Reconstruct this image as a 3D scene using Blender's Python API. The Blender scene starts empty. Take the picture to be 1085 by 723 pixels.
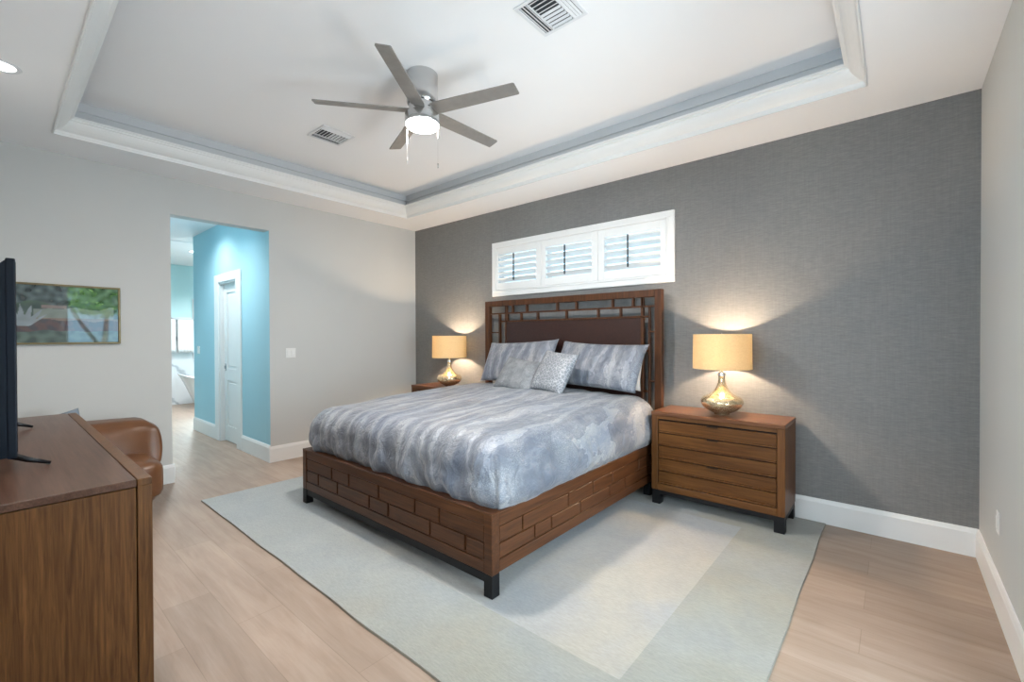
import bpy, bmesh, math, random
from mathutils import Vector, Matrix, noise
PI = math.pi
SC = bpy.context.scene
COL = SC.collection
random.seed(4)

# ------------------------------------------------------------------ camera
FPX, YAW, PITCH, ROLL, CAMH = 473.91, .7077, -.0085, -.003, 1.4481
F_ = Vector((-math.sin(YAW)*math.cos(PITCH), math.cos(YAW)*math.cos(PITCH), math.sin(PITCH)))
R_ = Vector((math.cos(YAW), math.sin(YAW), 0)); U_ = R_.cross(F_)
R2 = R_*math.cos(ROLL)+U_*math.sin(ROLL); U2 = -R_*math.sin(ROLL)+U_*math.cos(ROLL)
cam_d = bpy.data.cameras.new('camera'); cam = bpy.data.objects.new('camera', cam_d); COL.objects.link(cam)
cam_d.sensor_width = 36; cam_d.lens = FPX*36/1085; cam_d.clip_start = .02
M3 = Matrix((R2, U2, -F_)).transposed()
cam.matrix_world = Matrix.Translation((0, 0, CAMH)) @ M3.to_4x4()
SC.camera = cam

# ------------------------------------------------------------------ light
SC.view_settings.view_transform = 'Standard'; SC.view_settings.look = 'None'
SC.view_settings.gamma = 1; SC.view_settings.use_curve_mapping = False
SC.view_settings.exposure = 0.6
W = bpy.data.worlds.new('sky'); SC.world = W; W.use_nodes = True
wn = W.node_tree.nodes; wn['Background'].inputs[0].default_value = (.52, .79, 1, 1)
wn['Background'].inputs[1].default_value = 2.7

def lamp(name, kind, loc, energy, color=(1, 1, 1), size=.1, rot=(0, 0, 0), spot=None, size_y=None, parent=None, blend=.6):
    d = bpy.data.lights.new(name, kind); d.energy = energy; d.color = color
    if kind == 'AREA':
        d.size = size
        if size_y: d.shape = 'RECTANGLE'; d.size_y = size_y
        else: d.shape = 'DISK'
    else: d.shadow_soft_size = size
    if spot: d.spot_size = spot; d.spot_blend = blend
    o = bpy.data.objects.new(name, d); COL.objects.link(o); o.location = loc; o.rotation_euler = rot
    if parent: o.parent = parent
    return o
# daylight through the glass door of the right wall, an unseen front window added for fill and the bathroom window
lamp('daylight_glass_door', 'AREA', (.60, 2.19, 1.45), 58, (.84, .92, 1), 1.9, (0, PI/2+.22, 0), size_y=.8)
lamp('fill_unseen_window', 'AREA', (-.72, -.37, 1.6), 30, (.86, .93, 1), 1.7, (PI/2+.05, 0, 0), size_y=1.3)
lamp('daylight_bathroom', 'AREA', (-11.97, 3.5, 1.6), 80, (.85, .97, 1), 1.3, (0, -PI/2, 0), size_y=1.0)
sd = bpy.data.lights.new('sun', 'SUN'); sd.energy = 15; sd.angle = .02; sd.color = (1, .95, .86)
so = bpy.data.objects.new('sun', sd); COL.objects.link(so)
so.rotation_euler = Vector((.50, .02, -.85)).to_track_quat('-Z', 'Y').to_euler()
WARM = (1, .77, .54)

# ------------------------------------------------------------------ materials
def mat(name):
    m = bpy.data.materials.new(name); m.use_nodes = True
    nt = m.node_tree; b = nt.nodes['Principled BSDF']
    return m, nt, b
def N(nt, t, **kw):
    n = nt.nodes.new(t)
    for k, v in kw.items(): setattr(n, k, v)
    return n
def L(nt, a, b): nt.links.new(a, b)
def ramp(nt, stops, src):
    r = N(nt, 'ShaderNodeValToRGB'); e = r.color_ramp.elements
    while len(e) < len(stops): e.new(.5)
    for i, (p, c) in enumerate(stops):
        e[i].position = p; e[i].color = (*c, 1)
    L(nt, src, r.inputs[0]); return r
def coords(nt, scale=(1, 1, 1), kind='Object', rot=(0, 0, 0)):
    t = N(nt, 'ShaderNodeTexCoord'); m = N(nt, 'ShaderNodeMapping')
    m.inputs['Scale'].default_value = scale; m.inputs['Rotation'].default_value = rot
    L(nt, t.outputs[kind], m.inputs[0]); return m.outputs[0]
def noi(nt, vec, scale=5, detail=4, rough=.5, dist=0):
    n = N(nt, 'ShaderNodeTexNoise'); n.inputs['Scale'].default_value = scale
    n.inputs['Detail'].default_value = detail; n.inputs['Roughness'].default_value = rough
    n.inputs['Distortion'].default_value = dist
    L(nt, vec, n.inputs['Vector']); return n.outputs['Fac']
def mixc(nt, fac, a, b, mode='MIX'):
    m = N(nt, 'ShaderNodeMix', data_type='RGBA', blend_type=mode)
    for i, v in ((0, fac), (6, a), (7, b)):
        if hasattr(v, 'links') or hasattr(v, 'is_linked'): L(nt, v, m.inputs[i])
        else: m.inputs[i].default_value = v if i == 0 else (*v, 1)
    return m.outputs[2]
def bump(nt, b, h, strength=.2, dist=.01):
    n = N(nt, 'ShaderNodeBump'); n.inputs['Strength'].default_value = strength; n.inputs['Distance'].default_value = dist
    L(nt, h, n.inputs['Height']); L(nt, n.outputs[0], b.inputs['Normal'])
def plain(name, col, rough=.5, metal=0, var=.04, vs=6, bmp=0, spec=.5):
    m, nt, b = mat(name)
    v = coords(nt); f = noi(nt, v, vs, 3)
    lo = tuple(c*(1-var) for c in col); hi = tuple(min(1, c*(1+var)) for c in col)
    r = ramp(nt, [(.3, lo), (.7, hi)], f); L(nt, r.outputs[0], b.inputs['Base Color'])
    b.inputs['Roughness'].default_value = rough; b.inputs['Metallic'].default_value = metal
    b.inputs['Specular IOR Level'].default_value = spec
    if bmp: bump(nt, b, noi(nt, v, 220, 2), bmp, .002)
    return m
def wood(name, dark, light, axis=0, rough=.4, fine=1.0, spec=.32):
    m, nt, b = mat(name)
    s = [26, 26, 26]; s[axis] = 1.6
    v = coords(nt, tuple(s)); f1 = noi(nt, v, 1.1*fine, 6, .62, 1.2)
    s2 = [150, 150, 150]; s2[axis] = 5
    f2 = noi(nt, coords(nt, tuple(s2)), 1.0, 3, .6)
    s3 = [3, 3, 3]; s3[axis] = .7
    f3 = noi(nt, coords(nt, tuple(s3)), 1.0, 2)
    r = ramp(nt, [(.28, dark), (.5, tuple((a+c)/2 for a, c in zip(dark, light))), (.74, light)], f1)
    r2 = ramp(nt, [(.35, (.62, .6, .58)), (.65, (1.08, 1.08, 1.08))], f2)
    c = mixc(nt, .75, r.outputs[0], r2.outputs[0], 'MULTIPLY')
    r3 = ramp(nt, [(.3, (.82, .8, .78)), (.7, (1.12, 1.1, 1.08))], f3)
    c = mixc(nt, .8, c, r3.outputs[0], 'MULTIPLY')
    L(nt, c, b.inputs['Base Color']); b.inputs['Roughness'].default_value = rough
    b.inputs['Specular IOR Level'].default_value = spec
    bump(nt, b, f2, .06, .002)
    return m
M = {}
M['wall'] = plain('painted_wall', (.59, .59, .575), .85, var=.012, vs=1.5, bmp=.05, spec=.2)
M['ceiling'] = plain('ceiling_paint', (.88, .88, .89), .9, var=.01, vs=1, spec=.1)
M['trim'] = plain('white_trim', (.80, .80, .79), .4, var=.01)
M['blue'] = plain('blue_paint', (.40, .64, .72), .8, var=.015, vs=1.5, spec=.2)
M['aqua'] = plain('aqua_paint', (.60, .82, .83), .8, var=.015, vs=1.5, spec=.2)
M['black_wood'] = plain('black_wood', (.008, .008, .009), .5, var=.3, spec=.25)
M['black_metal'] = plain('black_metal', (.01, .01, .012), .35, metal=.5, var=.2)
M['tv'] = plain('tv_plastic', (.004, .008, .015), .5, var=.2, spec=.2)
M['tv_screen'] = plain('tv_screen', (.004, .005, .007), .08, var=.1)
M['chrome'] = plain('chrome', (.75, .75, .75), .15, metal=1, var=.02)
M['bronze'] = plain('dark_bronze', (.05, .03, .02), .4, metal=.8, var=.1)
M['towel'] = plain('towel_cotton', (.85, .85, .85), .95, var=.03, vs=40, bmp=.6, spec=.1)
M['tub'] = plain('tub_acrylic', (.88, .88, .88), .15, var=.005)
M['plate'] = plain('switch_plastic', (.78, .78, .76), .4, var=.01)
M['dark_gap'] = plain('dark_gap', (.05, .055, .06), .8, var=.1)
M['vent'] = plain('vent_paint', (.74, .75, .77), .5, var=.01)
BD, BL_ = (.048, .016, .006), (.125, .047, .017)
M['bed_x'] = wood('walnut_foot', BD, BL_, 0); M['bed_y'] = wood('walnut_side', BD, BL_, 1); M['bed_z'] = wood('walnut_post', BD, BL_, 2)
CD, CL_ = (.085, .029, .007), (.185, .078, .021)
M['chest_x'] = wood('chest_wood_x', CD, CL_, 0); M['chest_z'] = wood('chest_wood_z', CD, CL_, 2); M['chest_y'] = wood('chest_wood_y', CD, CL_, 1)
M['chest_top'] = wood('chest_wood_top', (.12, .045, .02), (.22, .10, .05), 0, .3)
M['con_z'] = wood('console_wood_z', (.070, .026, .008), (.175, .078, .025), 2, .35, 2.2)
M['con_y'] = wood('console_wood_y', (.070, .026, .008), (.175, .078, .025), 1, .35)
M['con_top'] = wood('console_wood_top', (.075, .036, .024), (.14, .076, .052), 0, .28, .6)

def floor_mat():
    m, nt, b = mat('wood_plank_floor')
    t = N(nt, 'ShaderNodeTexCoord')
    br = N(nt, 'ShaderNodeTexBrick'); br.offset = .36; br.offset_frequency = 2; br.squash = 1
    mp = N(nt, 'ShaderNodeMapping'); mp.inputs['Location'].default_value = (.12+.0, -.585+.0, 0)
    L(nt, t.outputs['Object'], mp.inputs[0]); L(nt, mp.outputs[0], br.inputs['Vector'])
    br.inputs['Scale'].default_value = 1; br.inputs['Brick Width'].default_value = 1.2
    br.inputs['Row Height'].default_value = .22; br.inputs['Mortar Size'].default_value = .0016
    br.inputs['Mortar Smooth'].default_value = .2; br.inputs['Bias'].default_value = 0
    br.inputs['Color1'].default_value = (.92, .92, .92, 1); br.inputs['Color2'].default_value = (1.06, 1.06, 1.06, 1)
    br.inputs['Mortar'].default_value = (.75, .73, .70, 1)
    f1 = noi(nt, coords(nt, (1.3, 11, 1)), 1.2, 6, .6, .8)
    f2 = noi(nt, coords(nt, (4, 90, 1)), 1, 3, .6)
    f3 = noi(nt, coords(nt, (1.2, 2.5, 1)), 1.6, 3)
    r = ramp(nt, [(.22, (.29, .208, .158)), (.5, (.36, .268, .209)), (.78, (.41, .318, .255))], f1)
    r2 = ramp(nt, [(.3, (.92, .91, .9)), (.7, (1.05, 1.05, 1.05))], f2)
    r3 = ramp(nt, [(.3, (.9, .89, .88)), (.7, (1.08, 1.08, 1.08))], f3)
    c = mixc(nt, .7, r.outputs[0], r2.outputs[0], 'MULTIPLY'); c = mixc(nt, .8, c, r3.outputs[0], 'MULTIPLY')
    c = mixc(nt, 1, c, br.outputs['Color'], 'MULTIPLY')
    L(nt, c, b.inputs['Base Color']); b.inputs['Roughness'].default_value = .42; b.inputs['Specular IOR Level'].default_value = .35
    iv = N(nt, 'ShaderNodeMath', operation='SUBTRACT'); iv.inputs[0].default_value = 1; L(nt, br.outputs['Fac'], iv.inputs[1])
    bump(nt, b, iv.outputs[0], .3, .002)
    return m
M['floor'] = floor_mat()

def wallpaper():
    m, nt, b = mat('grey_woven_wallpaper')
    f1 = noi(nt, coords(nt, (20, 60, 170)), 1, 3, .65, .3)
    f2 = noi(nt, coords(nt, (120, 60, 6)), 1, 2)
    f3 = noi(nt, coords(nt, (1, 1, .35)), 1.0, 3)
    r = ramp(nt, [(.25, (.168, .167, .169)), (.75, (.242, .236, .229))], f1)
    r2 = ramp(nt, [(.3, (.93, .93, .93)), (.7, (1.05, 1.05, 1.05))], f2)
    r3 = ramp(nt, [(.3, (.93, .93, .94)), (.7, (1.06, 1.06, 1.05))], f3)
    c = mixc(nt, .7, r.outputs[0], r2.outputs[0], 'MULTIPLY'); c = mixc(nt, .8, c, r3.outputs[0], 'MULTIPLY')
    L(nt, c, b.inputs['Base Color']); b.inputs['Roughness'].default_value = .55
    b.inputs['Specular IOR Level'].default_value = .35
    bump(nt, b, f1, .25, .002)
    return m
M['paper'] = wallpaper()

def rug_mat():
    m, nt, b = mat('hand_dyed_rug')
    t = N(nt, 'ShaderNodeTexCoord'); sx = N(nt, 'ShaderNodeSeparateXYZ'); L(nt, t.outputs['Object'], sx.inputs[0])
    def band(sock, half, inset):      # 1 beyond |v| > half-inset
        a = N(nt, 'ShaderNodeMath', operation='ABSOLUTE'); L(nt, sock, a.inputs[0])
        g = N(nt, 'ShaderNodeMath', operation='GREATER_THAN'); L(nt, a.outputs[0], g.inputs[0]); g.inputs[1].default_value = half-inset
        return g.outputs[0]
    mx = N(nt, 'ShaderNodeMath', operation='MAXIMUM'); L(nt, band(sx.outputs[0], 2.13, .47), mx.inputs[0]); L(nt, band(sx.outputs[1], 1.47, .49), mx.inputs[1])
    f1 = noi(nt, coords(nt), 1.05, 3, .5, .4); f2 = noi(nt, coords(nt, rot=(0, 0, .6)), 3.0, 4, .6, .6)
    f3 = noi(nt, coords(nt, (14, 60, 10), rot=(0, 0, -.9)), 2.2, 4, .7)
    fb = noi(nt, coords(nt, (1, 1, 1), rot=(0, 0, 2)), 1.7, 3)
    inner = ramp(nt, [(.36, (.31, .325, .335)), (.47, (.355, .345, .33)), (.6, (.395, .36, .305))], f1)
    outer = ramp(nt, [(.36, (.305, .31, .295)), (.52, (.305, .30, .262)), (.66, (.315, .29, .232))], fb)
    mr = N(nt, 'ShaderNodeMapRange'); mr.inputs['From Min'].default_value = -1.6; mr.inputs['From Max'].default_value = 1.2; L(nt, sx.outputs[0], mr.inputs['Value'])
    outer = mixc(nt, mr.outputs[0], (.335, .365, .37), outer.outputs[0])
    inr = mixc(nt, mr.outputs[0], (.335, .365, .375), inner.outputs[0])
    c = mixc(nt, mx.outputs[0], inr, outer)
    r2 = ramp(nt, [(.3, (.92, .93, .95)), (.7, (1.08, 1.06, 1.04))], f2)
    r3 = ramp(nt, [(.3, (.86, .86, .86)), (.7, (1.10, 1.10, 1.10))], f3)
    c = mixc(nt, .9, c, r2.outputs[0], 'MULTIPLY'); c = mixc(nt, .9, c, r3.outputs[0], 'MULTIPLY')
    L(nt, c, b.inputs['Base Color']); b.inputs['Roughness'].default_value = .95; b.inputs['Specular IOR Level'].default_value = .15
    b.inputs['Sheen Weight'].default_value = .25
    bump(nt, b, f3, .5, .006)
    return m
M['rug'] = rug_mat()
M['rug_edge'] = plain('rug_binding', (.27, .26, .22), .9)

def duvet_mat():
    m, nt, b = mat('marbled_satin')
    v = coords(nt, (1.5, .50, .75), rot=(0, .5, -.22))
    f = noi(nt, v, 1.9, 8, .62, 1.5)
    w = N(nt, 'ShaderNodeTexWave', bands_direction='X'); w.inputs['Scale'].default_value = 1.5
    w.inputs['Distortion'].default_value = 15; w.inputs['Detail'].default_value = 6; w.inputs['Detail Scale'].default_value = .9
    w.inputs['Detail Roughness'].default_value = .62
    L(nt, v, w.inputs['Vector'])
    r = ramp(nt, [(.0, (.14, .15, .175)), (.3, (.18, .19, .215)), (.5, (.225, .23, .245)), (.68, (.155, .165, .195)), (.8, (.20, .21, .235)), (.87, (.38, .38, .385)), (.91, (.24, .25, .275)), (1, (.30, .305, .32))], w.outputs['Fac'])
    r2 = ramp(nt, [(.35, (.80, .86, .97)), (.62, (1.14, 1.11, 1.07))], f)
    c = mixc(nt, .85, r.outputs[0], r2.outputs[0], 'MULTIPLY')
    r4 = ramp(nt, [(.32, (.72, .76, .84)), (.5, (.92, .92, .94)), (.68, (1.08, 1.05, 1.02))], noi(nt, coords(nt, (1, .7, .8), rot=(0, 0, .5)), 2.1, 4, .55, 1.2))
    c = mixc(nt, .9, c, r4.outputs[0], 'MULTIPLY')
    # fine metallic speckle gathered in patches
    sp = noi(nt, coords(nt), 170, 2); pt = noi(nt, coords(nt), 3.2, 3, .6, .5)
    a = ramp(nt, [(.50, (0, 0, 0)), (.60, (1, 1, 1))], sp); p = ramp(nt, [(.45, (0, 0, 0)), (.6, (1, 1, 1))], pt)
    k = mixc(nt, 1, a.outputs[0], p.outputs[0], 'MULTIPLY')
    kk = N(nt, 'ShaderNodeMath', operation='MULTIPLY'); L(nt, k, kk.inputs[0]); kk.inputs[1].default_value = .38
    c = mixc(nt, kk.outputs[0], c, (.48, .475, .46))
    L(nt, c, b.inputs['Base Color']); b.inputs['Roughness'].default_value = .45; b.inputs['Specular IOR Level'].default_value = .5
    b.inputs['Sheen Weight'].default_value = .2
    bump(nt, b, noi(nt, coords(nt, (1.3, .7, .8)), 8, 5, .55, .9), .75, .035)
    return m
M['duvet'] = duvet_mat()
def cushion_grey():
    m, nt, b = mat('grey_tweed_cushion')
    f = noi(nt, coords(nt), 14, 5, .6, .6); f2 = noi(nt, coords(nt), 160, 2)
    r = ramp(nt, [(.3, (.13, .137, .15)), (.7, (.25, .255, .262))], f); r2 = ramp(nt, [(.35, (.75, .75, .75)), (.65, (1.25, 1.25, 1.25))], f2)
    L(nt, mixc(nt, .8, r.outputs[0], r2.outputs[0], 'MULTIPLY'), b.inputs['Base Color']); b.inputs['Roughness'].default_value = .75
    return m
M['tweed'] = cushion_grey()
def cushion_net():
    m, nt, b = mat('lattice_cushion')
    v = N(nt, 'ShaderNodeTexVoronoi', feature='DISTANCE_TO_EDGE'); v.inputs['Scale'].default_value = 34
    v.inputs['Randomness'].default_value = .75
    L(nt, coords(nt, rot=(0, 0, .78)), v.inputs['Vector'])
    r = ramp(nt, [(.03, (.40, .405, .42)), (.09, (.20, .21, .23))], v.outputs['Distance'])
    L(nt, r.outputs[0], b.inputs['Base Color']); b.inputs['Roughness'].default_value = .5
    bump(nt, b, v.outputs['Distance'], .2, .004)
    return m
M['net'] = cushion_net()
M['pillow_white'] = plain('pillow_cotton', (.66, .62, .58), .9)
M['grey_pillow'] = plain('slate_linen', (.20, .24, .29), .9, var=.1, vs=30)

def panel_weave():
    m, nt, b = mat('woven_brown_panel')
    br = N(nt, 'ShaderNodeTexBrick'); br.inputs['Scale'].default_value = 1; br.inputs['Brick Width'].default_value = .02
    br.inputs['Row Height'].default_value = .009; br.inputs['Mortar Size'].default_value = .0012
    br.inputs['Color1'].default_value = (.034, .012, .009, 1); br.inputs['Color2'].default_value = (.055, .019, .013, 1); br.inputs['Mortar'].default_value = (.012, .005, .004, 1)
    L(nt, coords(nt, rot=(PI/2, 0, 0)), br.inputs['Vector'])
    L(nt, br.outputs['Color'], b.inputs['Base Color']); b.inputs['Roughness'].default_value = .38
    return m
M['weave'] = panel_weave()

def leather():
    m, nt, b = mat('tan_leather')
    f = noi(nt, coords(nt), 3.5, 4, .55, .4); v = N(nt, 'ShaderNodeTexVoronoi'); v.inputs['Scale'].default_value = 230
    L(nt, coords(nt), v.inputs['Vector'])
    r = ramp(nt, [(.3, (.115, .045, .017)), (.7, (.175, .072, .028))], f)
    L(nt, r.outputs[0], b.inputs['Base Color']); b.inputs['Roughness'].default_value = .36
    bump(nt, b, v.outputs['Distance'], .12, .001)
    return m
M['leather'] = leather()

def marble():
    m, nt, b = mat('white_marble')
    w = N(nt, 'ShaderNodeTexWave', bands_direction='DIAGONAL'); w.inputs['Scale'].default_value = 1.1; w.inputs['Distortion'].default_value = 9
    w.inputs['Detail'].default_value = 5; w.inputs['Detail Scale'].default_value = .9; L(nt, coords(nt), w.inputs['Vector'])
    r = ramp(nt, [(.0, (.40, .43, .46)), (.04, (.55, .58, .60)), (.1, (.68, .70, .72)), (1, (.72, .74, .75))], w.outputs['Fac'])
    L(nt, r.outputs[0], b.inputs['Base Color']); b.inputs['Roughness'].default_value = .15
    return m
M['marble'] = marble()

def brushed(name, col, rough=.3):
    m, nt, b = mat(name)
    f = noi(nt, coords(nt, (3, 3, 160)), 1.5, 3)
    r = ramp(nt, [(.3, tuple(c*.96 for c in col)), (.7, col)], f); L(nt, r.outputs[0], b.inputs['Base Color'])
    b.inputs['Metallic'].default_value = 1; b.inputs['Roughness'].default_value = rough
    b.inputs['Anisotropic'].default_value = .6
    return m
M['nickel'] = brushed('brushed_nickel', (.60, .60, .60), .22)
M['blade'] = plain('silver_blade', (.30, .28, .26), .45, metal=.35, var=.06, vs=20)
M['blade_edge'] = M['blade']

def emis(name, col, s):
    m, nt, b = mat(name); b.inputs['Base Color'].default_value = (.8, .8, .8, 1)
    b.inputs['Emission Color'].default_value = (*col, 1); b.inputs['Emission Strength'].default_value = s
    return m
M['lens'] = emis('lit_diffuser', (1, .97, .93), 9)
M['downlight'] = emis('lit_downlight', (1, .98, .96), 7)

def shade_mat():
    m, nt, b = mat('linen_lampshade')
    out = nt.nodes['Material Output']
    f = noi(nt, coords(nt, (60, 60, 300)), 1, 2)
    r = ramp(nt, [(.3, (.80, .66, .42)), (.7, (.90, .77, .52))], f)
    d = N(nt, 'ShaderNodeBsdfDiffuse'); t = N(nt, 'ShaderNodeBsdfTranslucent'); mx = N(nt, 'ShaderNodeMixShader')
    mx.inputs[0].default_value = .5
    L(nt, r.outputs[0], d.inputs[0]); L(nt, r.outputs[0], t.inputs[0]); L(nt, d.outputs[0], mx.inputs[1]); L(nt, t.outputs[0], mx.inputs[2])
    L(nt, mx.outputs[0], out.inputs[0]); nt.nodes.remove(b)
    return m
M['shade'] = shade_mat()
def mercury():
    m, nt, b = mat('gold_mercury_glass')
    f = noi(nt, coords(nt), 45, 4, .7); f2 = noi(nt, coords(nt), 9, 3)
    r = ramp(nt, [(.35, (.52, .37, .19)), (.5, (.76, .60, .37)), (.65, (.92, .80, .57))], f)
    L(nt, r.outputs[0], b.inputs['Base Color']); b.inputs['Metallic'].default_value = .75; b.inputs['Roughness'].default_value = .16
    b.inputs['Coat Weight'].default_value = .6; b.inputs['Coat Roughness'].default_value = .03
    bump(nt, b, f, .12, .002)
    return m
M['mercury'] = mercury()
def glass():
    m, nt, b = mat('window_glass'); out = nt.nodes['Material Output']
    tr = N(nt, 'ShaderNodeBsdfTransparent'); g = N(nt, 'ShaderNodeBsdfGlossy'); g.inputs['Roughness'].default_value = .02
    fr = N(nt, 'ShaderNodeFresnel'); fr.inputs[0].default_value = 1.45; mx = N(nt, 'ShaderNodeMixShader')
    tr.inputs[0].default_value = (.95, .98, .98, 1)
    L(nt, fr.outputs[0], mx.inputs[0]); L(nt, tr.outputs[0], mx.inputs[1]); L(nt, g.outputs[0], mx.inputs[2]); L(nt, mx.outputs[0], out.inputs[0])
    nt.nodes.remove(b); return m
M['glass'] = glass()

# ------------------------------------------------------------------ mesh helpers
def bm_new(): return bmesh.new()
def box(bm, x0, x1, y0, y1, z0, z1, bev=0, mi=0, seg=1):
    r = bmesh.ops.create_cube(bm, size=1)
    vs = r['verts']
    for v in vs:
        v.co = Vector(((x0+x1)/2+v.co.x*(x1-x0), (y0+y1)/2+v.co.y*(y1-y0), (z0+z1)/2+v.co.z*(z1-z0)))
    fs = list({f for v in vs for f in v.link_faces})
    for f in fs: f.material_index = mi
    if bev:
        es = list({e for v in vs for e in v.link_edges})
        rr = bmesh.ops.bevel(bm, geom=es, offset=min(bev, .45*min(abs(x1-x0), abs(y1-y0), abs(z1-z0))), segments=seg, affect='EDGES', profile=.5)
        for f in rr['faces']: f.material_index = mi
    return vs
def lathe(bm, prof, seg=48, c=(0, 0), mi=0, cap=True):
    rings = []
    for r, z in prof:
        if r < 1e-5: rings.append([bm.verts.new((c[0], c[1], z))])
        else: rings.append([bm.verts.new((c[0]+r*math.cos(2*PI*i/seg), c[1]+r*math.sin(2*PI*i/seg), z)) for i in range(seg)])
    for a, b in zip(rings, rings[1:]):
        for i in range(seg):
            j = (i+1) % seg
            if len(a) == 1 and len(b) == 1: continue
            if len(a) == 1: f = bm.faces.new((a[0], b[j], b[i]))
            elif len(b) == 1: f = bm.faces.new((a[i], a[j], b[0]))
            else: f = bm.faces.new((a[i], a[j], b[j], b[i]))
            f.material_index = mi
    if cap:
        for rg in (rings[0], rings[-1]):
            if len(rg) > 1: bm.faces.new(rg).material_index = mi
    return rings
def tube(bm, pts, rad, seg=10):
    pts = [Vector(p) for p in pts]; rings = []
    for i, p in enumerate(pts):
        t = (pts[min(i+1, len(pts)-1)]-pts[max(i-1, 0)]).normalized()
        a = t.cross(Vector((0, 0, 1)));  a = t.cross(Vector((1, 0, 0))) if a.length < .1 else a
        a.normalize(); b = t.cross(a); r = rad[i] if isinstance(rad, (list, tuple)) else rad
        rings.append([bm.verts.new(p+a*r*math.cos(2*PI*k/seg)+b*r*math.sin(2*PI*k/seg)) for k in range(seg)])
    for a, b in zip(rings, rings[1:]):
        for k in range(seg): bm.faces.new((a[k], a[(k+1) % seg], b[(k+1) % seg], b[k]))
    bm.faces.new(rings[0]); bm.faces.new(rings[-1])
def prism(bm, pts2, lo, hi, axis='x', mi=0):
    """closed outline extruded along an axis; pts2 are the two other coordinates"""
    def P(a, b, t): return {'x': (t, a, b), 'y': (a, t, b), 'z': (a, b, t)}[axis]
    A = [bm.verts.new(P(a, b, lo)) for a, b in pts2]; B = [bm.verts.new(P(a, b, hi)) for a, b in pts2]
    n = len(A); fs = [bm.faces.new(A), bm.faces.new(B)]
    for i in range(n): fs.append(bm.faces.new((A[i], A[(i+1) % n], B[(i+1) % n], B[i])))
    for f in fs: f.material_index = mi
def obj(name, bm, mats, parent=None, smooth=False, loc=None, angle=None):
    bmesh.ops.recalc_face_normals(bm, faces=bm.faces)
    me = bpy.data.meshes.new(name); bm.to_mesh(me); bm.free()
    if not isinstance(mats, (list, tuple)): mats = [mats]
    for m in mats: me.materials.append(m)
    o = bpy.data.objects.new(name, me); COL.objects.link(o)
    if smooth:
        me.polygons.foreach_set('use_smooth', [True]*len(me.polygons))
        if angle: me.set_sharp_from_angle(angle=math.radians(angle))
    if parent: o.parent = parent
    if loc: o.location = loc
    return o
def thing(name, label, cat, loc=(0, 0, 0), rz=0, group=None):
    o = bpy.data.objects.new(name, None); COL.objects.link(o); o.location = loc; o.rotation_euler = (0, 0, rz)
    o.empty_display_size = .1
    return tag(o, label, cat, group)
def tag(o, label, cat, group=None):
    o['label'] = label; o['category'] = cat
    if group: o['group'] = group
    return o
def struct(name, bm, mats, **k):
    o = obj(name, bm, mats, **k); o['kind'] = 'structure'; return o
def dup(root, loc, label):
    r = root.copy(); COL.objects.link(r); r.location = loc; r['label'] = label
    for ch in list(root.children):
        c = ch.copy(); COL.objects.link(c); c.parent = r
        for g in list(ch.children):
            d = g.copy(); COL.objects.link(d); d.parent = c
    return r
def bx(name, x0, x1, y0, y1, z0, z1, m, parent=None, bev=0, seg=1):
    b = bm_new(); box(b, x0, x1, y0, y1, z0, z1, bev, 0, seg); return obj(name, b, m, parent)

# ------------------------------------------------------------------ the setting
XL, XR, YN, YG, H, HU = -5.5, .423, -.22, 4.19, 3.05, 3.33
OY0, OY1, OZ = 1.185, 2.112, 2.69          # the opening to the hall
b = bm_new(); box(b, -12.1, .62, -.4, 6.0, -.12, 0); struct('floor', b, M['floor'])
# headboard wall with the high window
WX0, WX1, WZ0, WZ1 = -3.84, -1.63, 2.02, 2.58
b = bm_new()
box(b, XL, WX0, YG, YG+.16, 0, HU+.1); box(b, WX1, XR+.15, YG, YG+.16, 0, HU+.1)
box(b, WX0, WX1, YG, YG+.16, 0, WZ0); box(b, WX0, WX1, YG, YG+.16, WZ1, HU+.1)
struct('wall_back', b, M['paper'])
# left wall with the opening (blue inside the reveal, as the hall beyond)
b = bm_new()
box(b, XL-.14, XL, YN-.15, OY0, 0, H); box(b, XL-.14, XL, OY0, OY1, OZ, H); box(b, XL-.14, XL, OY1, YG+.16, 0, H)
b.faces.ensure_lookup_table()
for f in b.faces:
    c = f.calc_center_median()
    if abs(c.y-OY1) < .001 and c.z < 2.0 and c.x < XL-.01: f.material_index = 1
struct('wall_left', b, [M['wall'], M['blue']])
# right wall with the glass sliding door
GY0, GY1, GZ1 = .9, 2.6, 2.44
b = bm_new()
box(b, XR, XR+.14, YN-.15, GY0, 0, H); box(b, XR, XR+.14, GY1, YG, 0, H); box(b, XR, XR+.14, GY0, GY1, GZ1, H)
struct('wall_right', b, M['wall'])
FX0, FX1, FZA, FZB = -1.6, .15, .92, 2.32
b = bm_new(); box(b, XL-.14, FX0, YN-.15, YN, 0, H); box(b, FX1, XR+.14, YN-.15, YN, 0, H); box(b, FX0, FX1, YN-.15, YN, 0, FZA); box(b, FX0, FX1, YN-.15, YN, FZB, H)
struct('wall_front', b, M['wall'])
b = bm_new()
for (a0, a1, c0, c1) in ((FX0, FX0+.06, FZA, FZB), (FX1-.06, FX1, FZA, FZB), (FX0+.06, FX1-.06, FZB-.06, FZB), (FX0+.06, FX1-.06, FZA, FZA+.06), (-.75, -.69, FZA+.06, FZB-.06)): box(b, a0, a1, YN-.12, YN-.02, c0, c1, .004)
w2 = struct('window_added', b, M['trim'])  # unseen window, added for soft frontal light on bed and room
b = bm_new(); box(b, FX0+.06, FX1-.06, YN-.08, YN-.074, FZA+.06, FZB-.06); obj('pane', b, M['glass'], w2)
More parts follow.
